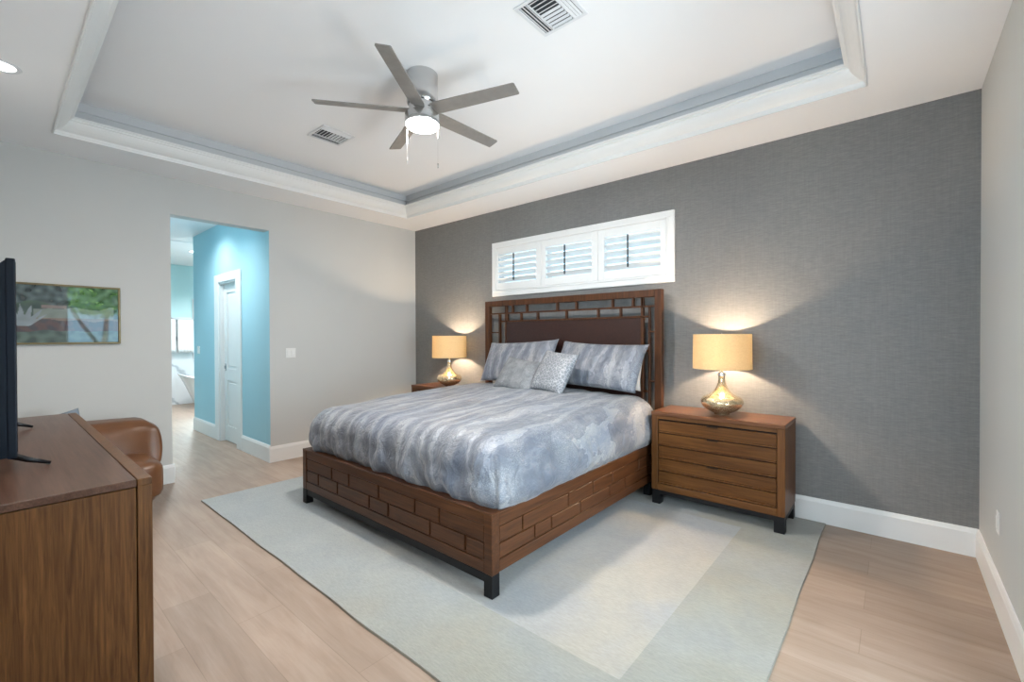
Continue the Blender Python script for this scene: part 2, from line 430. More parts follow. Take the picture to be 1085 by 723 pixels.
# soffit and tray
TX0, TX1, TY0, TY1 = -4.956, -.135, .327, 3.641
b = bm_new()
box(b, XL, TX0, YN, YG, H, HU+.12); box(b, TX1, XR+.14, YN, YG, H, HU+.12)
box(b, TX0, TX1, YN, TY0, H, HU+.12); box(b, TX0, TX1, TY1, YG, H, HU+.12)
box(b, TX0, TX1, TY0, TY1, HU, HU+.12)
struct('ceiling', b, M['ceiling'])
# crown moulding round the tray, mitred
def crown(prof):
    bm = bm_new(); rings = []
    for d, z in prof:
        rings.append([bm.verts.new(p) for p in ((TX0+d, TY0+d, z), (TX1-d, TY0+d, z), (TX1-d, TY1-d, z), (TX0+d, TY1-d, z))])
    n = len(rings)
    for i in range(n):
        a, c = rings[i], rings[(i+1) % n]
        for k in range(4): bm.faces.new((a[k], a[(k+1) % 4], c[(k+1) % 4], c[k]))
    return bm
prof = [(.0, 3.049), (.0, 3.040), (.003, 3.034), (.010, 3.034), (.012, 3.048), (.016, 3.052), (.020, 3.066), (.026, 3.070), (.040, 3.078),
        (.062, 3.096), (.076, 3.112), (.086, 3.128), (.090, 3.140), (.100, 3.144), (.102, 3.154), (.114, 3.158), (.115, 3.172), (.10, 3.176), (.004, 3.160), (.0, 3.055)]
struct('trim_1', crown(prof), M['trim'])
b = crown([(.001, 3.165), (.010, 3.165), (.010, HU-.075), (.022, HU-.072), (.022, HU-.001), (.001, HU-.001)]); struct('trim_2', b, plain('grey_cove', (.56, .57, .585), .8, var=.01))  # recess band in one even grey, darker than crown and ceiling

def baseboard(name, segs, h=.185):
    bm = bm_new()
    for (ax, ay, bx_, by_, nx, ny) in segs:      # from a to b along the wall, normal n into the room
        a, c = Vector((ax, ay, 0)), Vector((bx_, by_, 0)); n = Vector((nx, ny, 0))
        pr = [(0, 0), (.016, 0), (.016, h-.03), (.013, h-.022), (.010, h-.01), (.006, h), (0, h)]
        A = [bm.verts.new(a+n*o+Vector((0, 0, z))) for o, z in pr]; B = [bm.verts.new(c+n*o+Vector((0, 0, z))) for o, z in pr]
        m = len(pr); bm.faces.new(A); bm.faces.new(B)
        for i in range(m): bm.faces.new((A[i], A[(i+1) % m], B[(i+1) % m], B[i]))
    struct(name, bm, M['trim'])
baseboard('baseboard_back', [(XL, YG, XR, YG, 0, -1)])
baseboard('baseboard_left', [(XL, YN, XL, OY0+.016, 1, 0), (XL, OY1-.016, XL, YG, 1, 0), (XL-.14, OY0, XL, OY0, 0, 1)])
baseboard('baseboard_right', [(XR, YN, XR, GY0-.07, -1, 0), (XR, GY1+.07, XR, YG, -1, 0)])
baseboard('baseboard_front', [(XL, YN, XR, YN, 0, 1)])

# the high window: casing, three shutter panels, glass
b = bm_new()
X0, X1, Z0, Z1 = -3.900, -1.567, 1.963, 2.640
yf = YG-.022
for (a0, a1, c0, c1) in ((X0, X1, Z1-.062, Z1), (X0, X1, Z0, Z0+.062), (X0, X0+.062, Z0+.062, Z1-.062), (X1-.062, X1, Z0+.062, Z1-.062)):
    box(b, a0, a1, yf, YG+.002, c0, c1, .004)
box(b, X0+.055, X0+.075, YG-.03, YG+.1, Z0+.055, Z1-.055, .003); box(b, X1-.075, X1-.055, YG-.03, YG+.1, Z0+.055, Z1-.055, .003)
box(b, X0+.075, X1-.075, YG-.03, YG+.1, Z1-.075, Z1-.055, .003); box(b, X0+.075, X1-.075, YG-.03, YG+.1, Z0+.055, Z0+.075, .003)
win = struct('window_1', b, M['trim'])
b = bm_new(); box(b, WX0, WX1, YG+.115, YG+.122, WZ0, WZ1); obj('pane', b, M['glass'], win)
b = bm_new()
for x in (WX0+.01, -3.1, -2.37, WX1-.01): box(b, x-.022, x+.022, YG+.10, YG+.14, WZ0, WZ1)
box(b, WX0, WX1, YG+.10, YG+.14, WZ0, WZ0+.04); box(b, WX0, WX1, YG+.10, YG+.14, WZ1-.04, WZ1)
obj('sash', b, M['trim'], win)
for (p0, p1, s0, s1) in ((X0+.077, -3.120, -3.790, -3.193), (-3.116, -2.374, -3.052, -2.449), (-2.370, X1-.077, -2.297, -1.700)):
    zb, zt = 2.125, 2.480; zlo, zhi = Z0+.077, Z1-.077
    bb = bm_new()
    for (a0, a1, c0, c1) in ((p0, s0, zlo, zhi), (s1, p1, zlo, zhi), (s0, s1, zlo, zb), (s0, s1, zt, zhi)): box(bb, a0, a1, YG-.026, YG+.004, c0, c1, .002)
    sh = obj('shutter_panel', bb, M['trim'], win)
    n = 5; pitch = (zt-zb)/n
    for i in range(n):
        bb = bm_new(); zc = zb+pitch*(i+.5)
        vs = box(bb, s0+.002, s1-.002, -.038, .038, -.0055, .0055, .005, seg=2)
        bmesh.ops.rotate(bb, verts=bb.verts, cent=(0, 0, 0), matrix=Matrix.Rotation(math.radians(-36), 3, 'X'))
        bmesh.ops.translate(bb, verts=bb.verts, vec=(0, YG-.005, zc)); obj('slat', bb, M['trim'], sh)
    bb = bm_new(); xm = s0+(s1-s0)*.46
    box(bb, xm-.007, xm+.007, YG-.056, YG-.044, zb+.02, zt-.01, .002); obj('tilt_rod', bb, M['dark_gap'], sh)['label'] = 'dark upright tilt rod'

# the glass door of the right wall, behind the camera's edge of view
b = bm_new()
for (a0, a1, c0, c1) in ((GY0-.07, GY0+.03, 0, GZ1+.07), (GY1-.03, GY1+.07, 0, GZ1+.07), (GY0+.03, GY1-.03, GZ1-.03, GZ1+.07), (GY0+.03, GY1-.03, 0, .06), (1.72, 1.78, .06, GZ1-.03)):
    box(b, XR-.02, XR+.1, a0, a1, c0, c1, .004)
door = struct('window_2', b, M['trim'])
b = bm_new(); box(b, XR+.05, XR+.058, GY0+.03, GY1-.03, .06, GZ1-.03); obj('pane', b, M['glass'], door)

# hall and bathroom
HB = -8.45
b = bm_new()
DX0, DX1, DZ = -7.225, -6.538, 2.222
yb0, yb1 = OY1, OY1+.14
box(b, HB, DX0, yb0, yb1, 0, H); box(b, DX1, XL-.141, yb0, yb1, 0, H); box(b, DX0, DX1, yb0, yb1, DZ, H)
struct('wall_hall_right', b, M['blue'])
b = bm_new(); box(b, HB, XL-.141, .95, 1.09, 0, H); struct('wall_hall_left', b, M['blue'])
b = bm_new(); box(b, HB-.1, HB, -.4, 1.09, 0, H); box(b, HB, HB+.12, yb1, 5.7, 0, H); struct('wall_bathroom_near', b, M['blue'])
b = bm_new(); box(b, -12.1, XL-.14, -.4, 6, H, H+.12); struct('ceiling_hall', b, M['ceiling'])
BW = -11.9; BY0, BY1, BZ0, BZ1 = 3.02, 3.95, 1.0, 2.25
b = bm_new()
box(b, BW-.15, BW, -.4, BY0, 0, H); box(b, BW-.15, BW, BY1, 5.9, 0, H); box(b, BW-.15, BW, BY0, BY1, 0, BZ0); box(b, BW-.15, BW, BY0, BY1, BZ1, H)
struct('wall_bathroom_far', b, M['aqua'])
b = bm_new(); box(b, BW, HB, -.4, -.25, 0, H); box(b, BW, HB+.12, 5.7, 5.9, 0, H); struct('wall_bathroom_sides', b, M['aqua'])
b = bm_new(); box(b, BW, BW+.03, -.2, BY0-.08, 0, 1.90, .004); box(b, BW, BW+.03, BY0-.08, 5.6, 0, 1.0, .004); struct('trim_3', b, M['marble'])
b = bm_new()
for (a0, a1, c0, c1) in ((BY0-.07, BY0+.02, BZ0-.05, BZ1+.07), (BY1-.02, BY1+.07, BZ0-.05, BZ1+.07), (BY0+.02, BY1-.02, BZ1-.02, BZ1+.07), (BY0+.02, BY1-.02, BZ0-.05, BZ0+.03)):
    box(b, BW-.08, BW+.045, a0, a1, c0, c1, .004)
w3 = struct('window_3', b, M['trim'])
b = bm_new(); box(b, BW-.06, BW-.052, BY0+.02, BY1-.02, BZ0+.03, BZ1-.02); obj('pane', b, M['glass'], w3)
baseboard('baseboard_hall', [(HB, yb0, -7.392, yb0, 0, -1), (-6.375, yb0, XL, yb0, 0, -1), (HB, yb0, HB, yb1, -1, 0)], .20)
# door casing and the recessed two-panel door
b = bm_new()
for (a0, a1, c0, c1) in ((-7.392, DX0, 0, 2.335), (DX1, -6.375, 0, 2.335), (DX0, DX1, DZ, 2.335)):
    box(b, a0, a1, yb0-.02, yb0+.001, c0, c1, .005)
box(b, DX0, DX0+.02, yb0, yb1, 0, DZ); box(b, DX1-.02, DX1, yb0, yb1, 0, DZ); box(b, DX0, DX1, yb0, yb1, DZ-.02, DZ)
struct('trim_4', b, M['trim'])
dx0, dx1 = DX0+.022, DX1-.022; yd = yb0+.05
b = bm_new()
st = .11
box(b, dx0, dx0+st, yd, yd+.04, .012, DZ-.022); box(b, dx1-st, dx1, yd, yd+.04, .012, DZ-.022)
for (z0, z1) in ((.012, .22), (.86, 1.02), (DZ-.14, DZ-.022)): box(b, dx0+st, dx1-st, yd, yd+.04, z0, z1)
for (z0, z1) in ((.22, .86), (1.02, DZ-.14)):
    box(b, dx0+st, dx1-st, yd+.014, yd+.03, z0, z1); box(b, dx0+st+.035, dx1-st-.035, yd+.003, yd+.03, z0+.035, z1-.035, .008)
door1 = struct('door_1', b, M['trim'])
b = bm_new(); box(b, dx0+.03, dx0+.075, yd-.006, yd+.001, .99, 1.09, .003); box(b, dx0+.045, dx0+.06, yd-.02, yd-.004, 1.02, 1.06, .003); obj('door_pull', b, M['nickel'], door1)

# ------------------------------------------------------------------ rug
RX0, RX1, RY0, RY1 = -4.66, -.40, 1.21, 4.155
b = bm_new(); nx, ny = 80, 56; g = []
cx, cy = (RX0+RX1)/2, (RY0+RY1)/2
for i in range(nx+1):
    row = []
    for j in range(ny+1):
        x = RX0+(RX1-RX0)*i/nx; y = RY0+(RY1-RY0)*j/ny
        wob = .006*noise.noise(Vector((y*2.2, 3, i//40)))*(1 if i in (0, nx) else 0); wy = .008*noise.noise(Vector((x*2.2, 7, j//28)))*(1 if j in (0, ny) else 0)
        row.append(b.verts.new((x+wob-cx, y+wy-cy, .013+.0012*noise.noise(Vector((x*5, y*5, 1))))))
    g.append(row)
for i in range(nx):
    for j in range(ny): b.faces.new((g[i][j], g[i+1][j], g[i+1][j+1], g[i][j+1]))
edge = [g[i][0] for i in range(nx+1)]+[g[nx][j] for j in range(1, ny+1)]+[g[i][ny] for i in range(nx-1, -1, -1)]+[g[0][j] for j in range(ny-1, 0, -1)]
low = [b.verts.new((v.co.x*1.0012, v.co.y*1.0012, .001)) for v in edge]
for k in range(len(edge)):
    f = b.faces.new((edge[k], edge[(k+1) % len(edge)], low[(k+1) % len(low)], low[k])); f.material_index = 1
b.faces.new(low)
rug = obj('area_rug', b, [M['rug'], M['rug_edge']], loc=(cx, cy, 0), smooth=True, angle=40)
tag(rug, 'large pale blue-grey and beige rug under the bed', 'rug')
RUGZ = .014

# ------------------------------------------------------------------ bed
BX0, BX1, BY = -3.922, -1.662, 1.77
HY0, HY1 = 4.045, 4.105
bed = thing('bed', 'king bed with walnut brown wooden frame carved in brick pattern and tall lattice headboard', 'bed', ((BX0+BX1)/2, BY, RUGZ))
ox, oy, oz = bed.location
def lb(name, x0, x1, y0, y1, z0, z1, m, bev=.003, parent=bed):
    return bx(name, x0-ox, x1-ox, y0-oy, y1-oy, z0-oz, z1-oz, m, parent, bev)
# footboard: posts, rails, brick relief
FZ0, FZ1 = .14, .475
b = bm_new()
def fb(x0, x1, y0, y1, z0, z1, bev=.003): box(b, x0-ox, x1-ox, y0-oy, y1-oy, z0-oz, z1-oz, bev)
fb(BX0, BX0+.062, BY, BY+.062, FZ0, FZ1); fb(BX1-.062, BX1, BY, BY+.062, FZ0, FZ1)
fb(BX0+.062, BX1-.062, BY+.002, BY+.055, .408, FZ1-.001); fb(BX0+.062, BX1-.062, BY+.002, BY+.055, FZ0, .205)
fb(BX0+.062, BX1-.062, BY+.016, BY+.05, .205, .408, 0)
rows = [(.310, .404, [-3.856, -3.428, -3.167, -2.767, -2.355, -2.112, -1.728]), (.211, .303, [-3.856, -3.653, -3.339, -2.887, -2.65, -2.201, -1.883, -1.728])]
for z0, z1, xs in rows:
    for k in range(len(xs)-1):
        fb(xs[k]+(.014 if k else .006), xs[k+1]-(.002 if k < len(xs)-2 else .0), BY+.003, BY+.03, z0, z1, .004)
fb(BX0, BX1, BY-.002, BY+.066, FZ1-.002, FZ1+.008, .003)
obj('footboard', b, M['bed_x'], bed)
def siderail(xo, s):
    """xo outer face, s=+1 right rail, -1 left rail"""
    bm = bm_new(); y0, y1 = BY+.062, HY0
    def q(a, c, ya, yb, z0, z1, bev=.003):
        xa, xb = xo-s*a, xo-s*c
        box(bm, min(xa, xb)-ox, max(xa, xb)-ox, ya-oy, yb-oy, z0-oz, z1-oz, bev)
    q(.002, .05, y0, y1, .400, .474); q(.002, .05, y0, y1, .142, .212); q(.014, .045, y0, y1, .212, .400, 0)
    for z0, z1, ys in ((.304, .397, [y0, 2.038, 2.525, 2.85, 3.14, 3.62, y1]), (.216, .298, [y0, 2.155, 2.329, 2.678, 3.10, 3.36, 3.80, y1])):
        for k in range(len(ys)-1): q(.003, .03, ys[k]+(.008 if k else .004), ys[k+1]-.002, z0, z1, .004)
    q(-.002, .055, y0, y1, .472, .482)
    return bm
obj('side_rail', siderail(BX1, 1), M['bed_y'], bed); obj('side_rail', siderail(BX0, -1), M['bed_y'], bed)
lb('front_apron', BX0+.066, BX1-.066, BY+.006, BY+.04, .088, .14, M['black_wood'])['label'] = 'black apron rail under the footboard'
for x in (BX0, BX1-.064):
    lb('foot', x, x+.064, BY, BY+.062, RUGZ, .14, M['black_wood'], .002)['label'] = 'black square foot'
for x in (BX0+.01, BX1-.074):
    lb('foot', x, x+.064, 3.86, 3.92, RUGZ, .142, M['black_wood'], .002)['label'] = 'black square foot'
lb('slat_deck', BX0+.05, BX1-.05, BY+.06, HY0, .30, .34, M['bed_y'], 0)
# headboard
HT = 1.893
b = bm_new()
def hb(x0, x1, z0, z1, y0=HY0, y1=HY1, bev=.003): box(b, x0-ox, x1-ox, y0-oy, y1-oy, z0-oz, z1-oz, bev)
PL0, PR1 = -3.905, -1.640
hb(PL0, PL0+.068, RUGZ, HT); hb(PR1-.068, PR1, RUGZ, HT); hb(PL0+.068, PR1-.068, HT-.068, HT)
HF = obj('headboard_frame', b, M['bed_z'], bed)
b = bm_new(); t = .0085; ya, yz = HY0+.008, HY1-.012
iL, iR = PL0+.068, PR1-.068; zt = HT-.068
def bar(x0, x1, z0, z1): box(b, x0-ox, x1-ox, ya-oy, yz-oy, z0-oz, z1-oz, .002)
pL, pR = -3.570, -1.835; zA, zB = 1.737, 1.640
bar(iL, iR, zA-t, zA+t)                       # bar between the two rows
bar(pL-.11, pR+.055, zB-t, zB+t)              # bar above the panel
for x in (-3.567, -3.47, -3.252, -2.823, -2.576, -2.151, -1.931, -1.832): bar(x-t, x+t, zA, zt)
for x in (-3.554, -3.336, -3.093, -2.703, -2.315, -2.062): bar(x-t, x+t, zB, zA)
for x in (-3.676, -1.765): bar(x-t, x+t, .55, zA)      # slim uprights
bar(pL-.012, pL+.008, .55, zt); bar(pR-.012, pR+.012, .55, zt)
for z in (1.506, 1.2): bar(iL, -3.676, z-t, z+t)
for z in (1.496, 1.029): bar(-1.765, iR, z-t, z+t)
for z in (1.315, .93): bar(pR, -1.765, z-t, z+t)
for z in (1.315, .93): bar(-3.676, pL, z-t, z+t)
obj('lattice', b, M['bed_z'], bed)
lb('headboard_panel', pL+.008, pR-.012, HY0+.015, HY1-.02, .50, zB-t, M['weave'], .004)['label'] = 'dark brown woven panel'
lb('lower_rail', iL, iR, HY0+.005, HY1-.01, .45, .55, M['bed_x'])

# mattress under the duvet
mt = bm_new(); box(mt, -3.79-ox, -1.80-ox, 1.95-oy, 4.03-oy, .341-oz, .72-oz, .05, seg=3)
obj('mattress', mt, M['pillow_white'], bed, smooth=True)

# duvet
def top_z(x, y):
    v = (y-1.8)/2.2; u = (x-(-2.79))/1.1
    return .855+.075*min(1, max(0, v*1.5))-.030*abs(u)**2.2
def duvet():
    bm = bm_new(); A0, A1, B0, B1 = -3.935, -1.635, 1.790, 4.020
    mx, my = (A0+A1)/2, (B0+B1)/2; hx, hy = (A1-A0)/2, (B1-B0)/2
    R = .21; S = .38; nx, ny = 150, 150; g = []
    arc = R*PI/2; Lx = arc+S
    for i in range(nx+1):
        row = []
        for j in range(ny+1):
            qx = (2*i/nx-1)*(hx-R+Lx); qy = (2*j/ny-1)*(hy-R+Lx)
            cx_ = max(-(hx-R), min(hx-R, qx)); cy_ = max(-(hy-R), min(hy-R, qy))
            ex, ey = qx-cx_, qy-cy_; dd = min(Lx, (abs(ex)**5+abs(ey)**5)**.2); n = math.hypot(ex, ey)
            dx, dy = (ex/n, ey/n) if n > 1e-6 else (0, 0)
            x0, y0 = mx+cx_, my+cy_
            zt_ = top_z(x0, y0)
            if dd <= arc:
                a = dd/R; h = R*math.sin(a); dz = R*(1-math.cos(a)); s = 0
            else:
                s = (dd-arc)/S; h = R-.065*s**3+.018*math.sin(s*PI); dz = R+s*(zt_-R-.445)
            side = min(1, dd/arc)
            # the corner is drawn out into a soft point
            cn = min(abs(ex), abs(ey))/max(dd, 1e-6) if dd > 1e-6 else 0
            h *= 1+.16*cn*cn
            # pleats down the foot and sides
            t_ = x0 if abs(dy) > abs(dx) else y0*1.0+10
            if n > 1e-6 and cn > .02: t_ = t_+.18*math.atan2(abs(ey), abs(ex))*1.2
            fold = noise.noise(Vector((t_*5.2+.6*noise.noise(Vector((t_*3, dd*3, 2))), 1.5*dd, 4)))*.026+noise.noise(Vector((t_*12, dd*2.2, 9)))*.020
            front = max(0, -dy) if abs(dy) > .3 else 0
            fold -= .026*front*(1-.7*(s**3 if dd > arc else 0))*abs(noise.noise(Vector((t_*7.5, dd*.8, 21))))
            amp = side*(.45+(1.3*front)*(s if dd > arc else 0))*(1-.55*(s if dd > arc else 0))+.35*front*side
            h += fold*amp*1.3
            x, y = x0+dx*h, y0+dy*h
            z = zt_-dz
            w = (1-side)
            z += (noise.noise(Vector((x*1.6, y*1.3, 0)))*.018+noise.noise(Vector((x*4.6+y*2, y*2.6, 3)))*.013+noise.noise(Vector((x*9, y*5+x*5, 5)))*.006)*(.35+.65*w)
            if dd > arc: z += .006*noise.noise(Vector((t_*4, 0, 8)))*s
            row.append(bm.verts.new((x-ox, y-oy, z-oz)))
        g.append(row)
    for i in range(nx):
        for j in range(ny): bm.faces.new((g[i][j], g[i+1][j], g[i+1][j+1], g[i][j+1]))
    return bm
dv = duvet(); du = obj('duvet', dv, M['duvet'], None, smooth=True, loc=(ox, oy, oz))
tag(du, 'silvery blue-grey marbled satin duvet tucked over the bed', 'duvet')
sm = du.modifiers.new('thickness', 'SOLIDIFY'); sm.thickness = .012; sm.offset = -1

# pillows
def pillow_bm(w, h, t, seed=0, ear=.05, sag=.0):
    bm = bm_new(); n = 34; top = []; bot = []
    for sgn, store in ((1, top), (-1, bot)):
        for i in range(n+1):
            row = []
            for j in range(n+1):
                u, v = 2*i/n-1, 2*j/n-1
                edge = i in (0, n) or j in (0, n)
                if sgn < 0 and edge: row.append(top[i][j]); continue
                px = u*w/2*(1-ear*(1-abs(v)**2.5)*abs(u)**3); py = v*h/2*(1-ear*1.2*(1-abs(u)**2.5)*abs(v)**3)
                th = t/2*((1-u*u)*(1-v*v))**.42
                th *= 1+.10*noise.noise(Vector((u*1.8, v*1.8, seed)))
                wr = .006*noise.noise(Vector((u*4, v*5, seed+3*sgn)))*min(1, 4*(1-max(abs(u), abs(v))))
                py -= sag*(1-u*u)*(v > 0)*v
                row.append(bm.verts.new((px, py, sgn*th+wr)))
            store.append(row)
    for st_, fl in ((top, 0), (bot, 1)):
        for i in range(n):
            for j in range(n):
                q = (st_[i][j], st_[i+1][j], st_[i+1][j+1], st_[i][j+1])
                try: bm.faces.new(q if not fl else q[::-1])
                except ValueError: pass
    return bm
def pillow(name, label, w, h, t, bot, lean, yaw=0, roll=0, m='duvet', seed=0, ear=.05, sag=0, group=None):
    """bot: world point of the middle of the bottom edge; lean: degrees from lying flat (90 = upright)"""
    o = obj(name, pillow_bm(w, h, t, seed, ear, sag), M[m], smooth=True)
    Rm = Matrix.Rotation(math.radians(yaw), 4, 'Z') @ Matrix.Rotation(math.radians(lean), 4, 'X') @ Matrix.Rotation(math.radians(roll), 4, 'Z')
    o.matrix_world = Matrix.Translation(bot) @ Rm @ Matrix.Translation((0, h/2, 0))
    return tag(o, label, 'pillow', group)
pillow('pillow_sham', 'long marbled grey pillow with pointed corners leaning on the right of the headboard', .98, .49, .19, (-2.225, 3.735, .962), 62, -3, -2, 'duvet', 1, .04, .02)
pillow('pillow_sham', 'long marbled grey pillow leaning at the left of the headboard, behind the plain square cushion', .95, .50, .19, (-3.19, 3.735, .965), 62, 2, 3, 'duvet', 5, .04, .02)
pillow('pillow', 'plain pale pillow mostly hidden behind the right marbled pillow', .80, .38, .11, (-2.17, 3.885, .955), 76, 0, -1, 'pillow_white', 8)
pillow('throw_cushion', 'small square grey tweed cushion, the left of the two small ones on the bed', .50, .38, .15, (-2.94, 3.40, .905), 56, 0, -7, 'tweed', 11, .07)
pillow('throw_cushion', 'small square cushion with silver net pattern, leaning on the tweed cushion', .44, .44, .15, (-2.51, 3.40, .925), 60, -8, -5, 'net', 14, .07)

# ------------------------------------------------------------------ bedside chests
def chest(loc, label):
    w, d, z1 = 1.0, .44, .807-RUGZ; zb = .135-RUGZ
    c = thing('bedside_chest', label, 'bedside chest', loc, 0, 'matching bedside chests')
    b = bm_new()
    f = .052
    box(b, -w/2, -w/2+f, -d/2, d/2, zb, z1-.03, .003); obj('side_panel', b, M['chest_z'], c)
    b = bm_new(); box(b, w/2-f, w/2, -d/2, d/2, zb, z1-.03, .003); obj('side_panel', b, M['chest_z'], c)
    b = bm_new(); box(b, -w/2+f, w/2-f, -d/2, d/2, zb, zb+.055, .003); box(b, -w/2+f, w/2-f, -d/2, -d/2+.03, z1-.062, z1-.03, .002)
    box(b, -w/2+f, w/2-f, d/2-.02, d/2, zb+.055, z1-.03); obj('frame_rail', b, M['chest_x'], c)
    b = bm_new(); box(b, -w/2-.002, w/2+.002, -d/2-.002, d/2+.002, z1-.03, z1, .003); obj('top', b, M['chest_top'], c)
    b = bm_new(); box(b, -w/2+f, w/2-f, -d/2+.035, -d/2+.05, zb+.055, z1-.062); obj('recess', b, M['black_wood'], c)
    lo, hi = zb+.061, z1-.068; p = (hi-lo)/5
    def slat(bm, k):      # k counts from the top: board with a ledge on its lower edge
        za = hi-p*(k+1); zc = hi-p*k
        prof = [(-d/2+.022, za+.001), (-d/2+.006, za+.001), (-d/2+.006, za+.010), (-d/2+.017, za+.013), (-d/2+.011, zc-.008), (-d/2+.034, zc-.008), (-d/2+.034, za+.001)]
        prism(bm, prof, -w/2+f+.006, w/2-f-.006, 'x')
    for ks in ((0,), (1, 2), (3, 4)):
        b = bm_new()
        for k in ks: slat(b, k)
        dr = obj('drawer', b, M['chest_x'], c)
        zc = hi-p*ks[0]
        b = bm_new(); box(b, -.042, .042, -d/2-.008, -d/2+.02, zc-.009, zc-.004, .002); box(b, -.042, .042, -d/2-.008, -d/2-.005, zc-.015, zc-.004, .001); obj('tab_pull', b, M['bronze'], dr)
    b = bm_new(); box(b, -w/2+.004, w/2-.004, -d/2+.004, d/2-.004, zb-.038, zb, .002)
    o = obj('base_frame', b, M['black_wood'], c); o['label'] = 'black base frame'
    for sx in (-1, 1):
        for sy in (-1, 1):
            b = bm_new(); xa, ya_ = sx*(w/2-.038), sy*(d/2-.038)
            box(b, xa-.035, xa+.035, ya_-.035, ya_+.035, 0, zb-.03, .002); obj('leg', b, M['black_wood'], c)
    return c
ch = chest((-1.096, 3.94, RUGZ), 'brown wooden bedside chest of drawers on black feet, right of the bed')
dup(ch, (-4.48, 3.94, RUGZ), 'brown wooden bedside chest left of the bed, almost hidden behind it')

# ------------------------------------------------------------------ table lamps
def table_lamp(loc, label):
    t = thing('table_lamp', label, 'lamp', loc, 0, 'lit table lamps beside the bed')
    prof = [(0, 0), (.058, 0), (.060, .006), (.062, .012), (.085, .022), (.125, .045), (.152, .072), (.164, .098), (.160, .122), (.142, .145), (.104, .160), (.078, .178),
            (.057, .202), (.042, .228), (.031, .256), (.0265, .285), (.025, .318), (.022, .322), (0, .322)]
    b = bm_new(); lathe(b, prof, 56); obj('base', b, M['mercury'], t, smooth=True, angle=50)
    b = bm_new(); lathe(b, [(0, .318), (.031, .318), (.031, .322), (.028, .344), (.012, .348), (.009, .352), (.009, .40), (.018, .402), (.018, .45), (0, .452)], 24)
    obj('socket', b, M['chrome'], t, smooth=True, angle=40)
    z0, z1, r = .376, .660, .224
    b = bm_new(); lathe(b, [(r, z0), (r-.004, z1), (r-.007, z1), (r-.003, z0), (r, z0)], 64, cap=False); obj('lamp_shade', b, M['shade'], t, smooth=True, angle=40)
    b = bm_new()
    for k in range(3):
        a = k*2*PI/3+.3; tube(b, [(0, 0, z1-.02), (.6*r*math.cos(a), .6*r*math.sin(a), z1-.02), ((r-.006)*math.cos(a), (r-.006)*math.sin(a), z1-.006)], .0025, 6)
    tube(b, [(0, 0, .45), (.05, 0, .47), (.055, 0, .55), (.03, 0, z1-.025), (0, 0, z1-.02), (0, 0, z1+.012)], .0025, 6)
    obj('harp', b, M['chrome'], t, smooth=True)
    b = bm_new(); bmesh.ops.create_uvsphere(b, u_segments=20, v_segments=12, radius=.03, matrix=Matrix.Translation((0, 0, .495))); lathe(b, [(.014, .452), (.014, .47), (.024, .482)], 16)
    obj('bulb', b, M['bulb'], t, smooth=True)
    lamp('lamp_bulb_light', 'POINT', (0, 0, .50), 100, WARM, .035, parent=t)
    return t
M['bulb'] = emis('lit_bulb', (1, .8, .55), 8)
TL = table_lamp((-1.082, 3.925, .808), 'lit lamp with cream drum shade and gold teardrop glass base, right of the bed')
dup(TL, (-4.44, 3.925, .808), 'lit lamp with cream drum shade and gold glass base, left of the bed')

# ------------------------------------------------------------------ ceiling fan
fan = thing('ceiling_fan', 'brushed nickel ceiling fan with five silver blades and a lit round light', 'ceiling fan', (-2.575, 2.03, HU))
b = bm_new(); lathe(b, [(0, 0), (.108, 0), (.110, -.004), (.110, -.205), (.104, -.214), (0, -.214)], 64); obj('motor_housing', b, M['nickel'], fan, smooth=True, angle=40)
b = bm_new(); lathe(b, [(0, -.215), (.095, -.215), (.095, -.30), (0, -.30)], 48); obj('hub', b, M['nickel'], fan, smooth=True, angle=40)
b = bm_new(); lathe(b, [(0, -.292), (.121, -.292), (.123, -.296), (.123, -.352), (.119, -.358), (0, -.358)], 64); lk = obj('light_kit', b, M['nickel'], fan, smooth=True, angle=40)
b = bm_new(); lathe(b, [(0, -.357), (.116, -.357), (.117, -.366), (.108, -.376), (.07, -.383), (0, -.385)], 64); obj('diffuser', b, M['lens'], lk, smooth=True, angle=50)
for k, ang in enumerate((-128.6, -55.3, 17.05, 88.9, 160.3)):
    b = bm_new(); th = .0035
    out = [(.09, -.050), (.14, -.057), (.722, -.051), (.732, -.044), (.734, .042), (.728, .049), (.14, .054), (.09, .045)]
    top_ = [b.verts.new((x, y, th)) for x, y in out]; bt = [b.verts.new((x, y, -th)) for x, y in out]
    b.faces.new(top_); b.faces.new(bt[::-1])
    for i in range(len(out)): b.faces.new((top_[i], top_[(i+1) % len(out)], bt[(i+1) % len(out)], bt[i]))
    bmesh.ops.transform(b, matrix=Matrix.Rotation(math.radians(ang), 4, 'Z') @ Matrix.Translation((0, 0, -.262)) @ Matrix.Rotation(math.radians(-13), 4, 'X'), verts=b.verts)
    bl = obj('blade', b, M['blade'], fan)
    b = bm_new(); a = math.radians(ang)
for sx, zl in ((-.098, -.60), (.098, -.635)):
    b = bm_new(); d = Vector((R_.x*sx*1.12, R_.y*sx*1.12, 0)); pt = [(d.x, d.y, -.35-(.25 if zl > -.62 else .285)*i/8) for i in range(9)]
    tube(b, pt, .0010, 6); lathe(b, [(0, zl), (.004, zl), (.006, zl-.012), (.005, zl-.03), (0, zl-.034)], 10, (d.x, d.y)); obj('pull_chain', b, M['chrome'], fan)
lamp('fan_light', 'AREA', (0, 0, -.392), 42, (1, .96, .92), .22, (0, 0, 0), parent=fan)

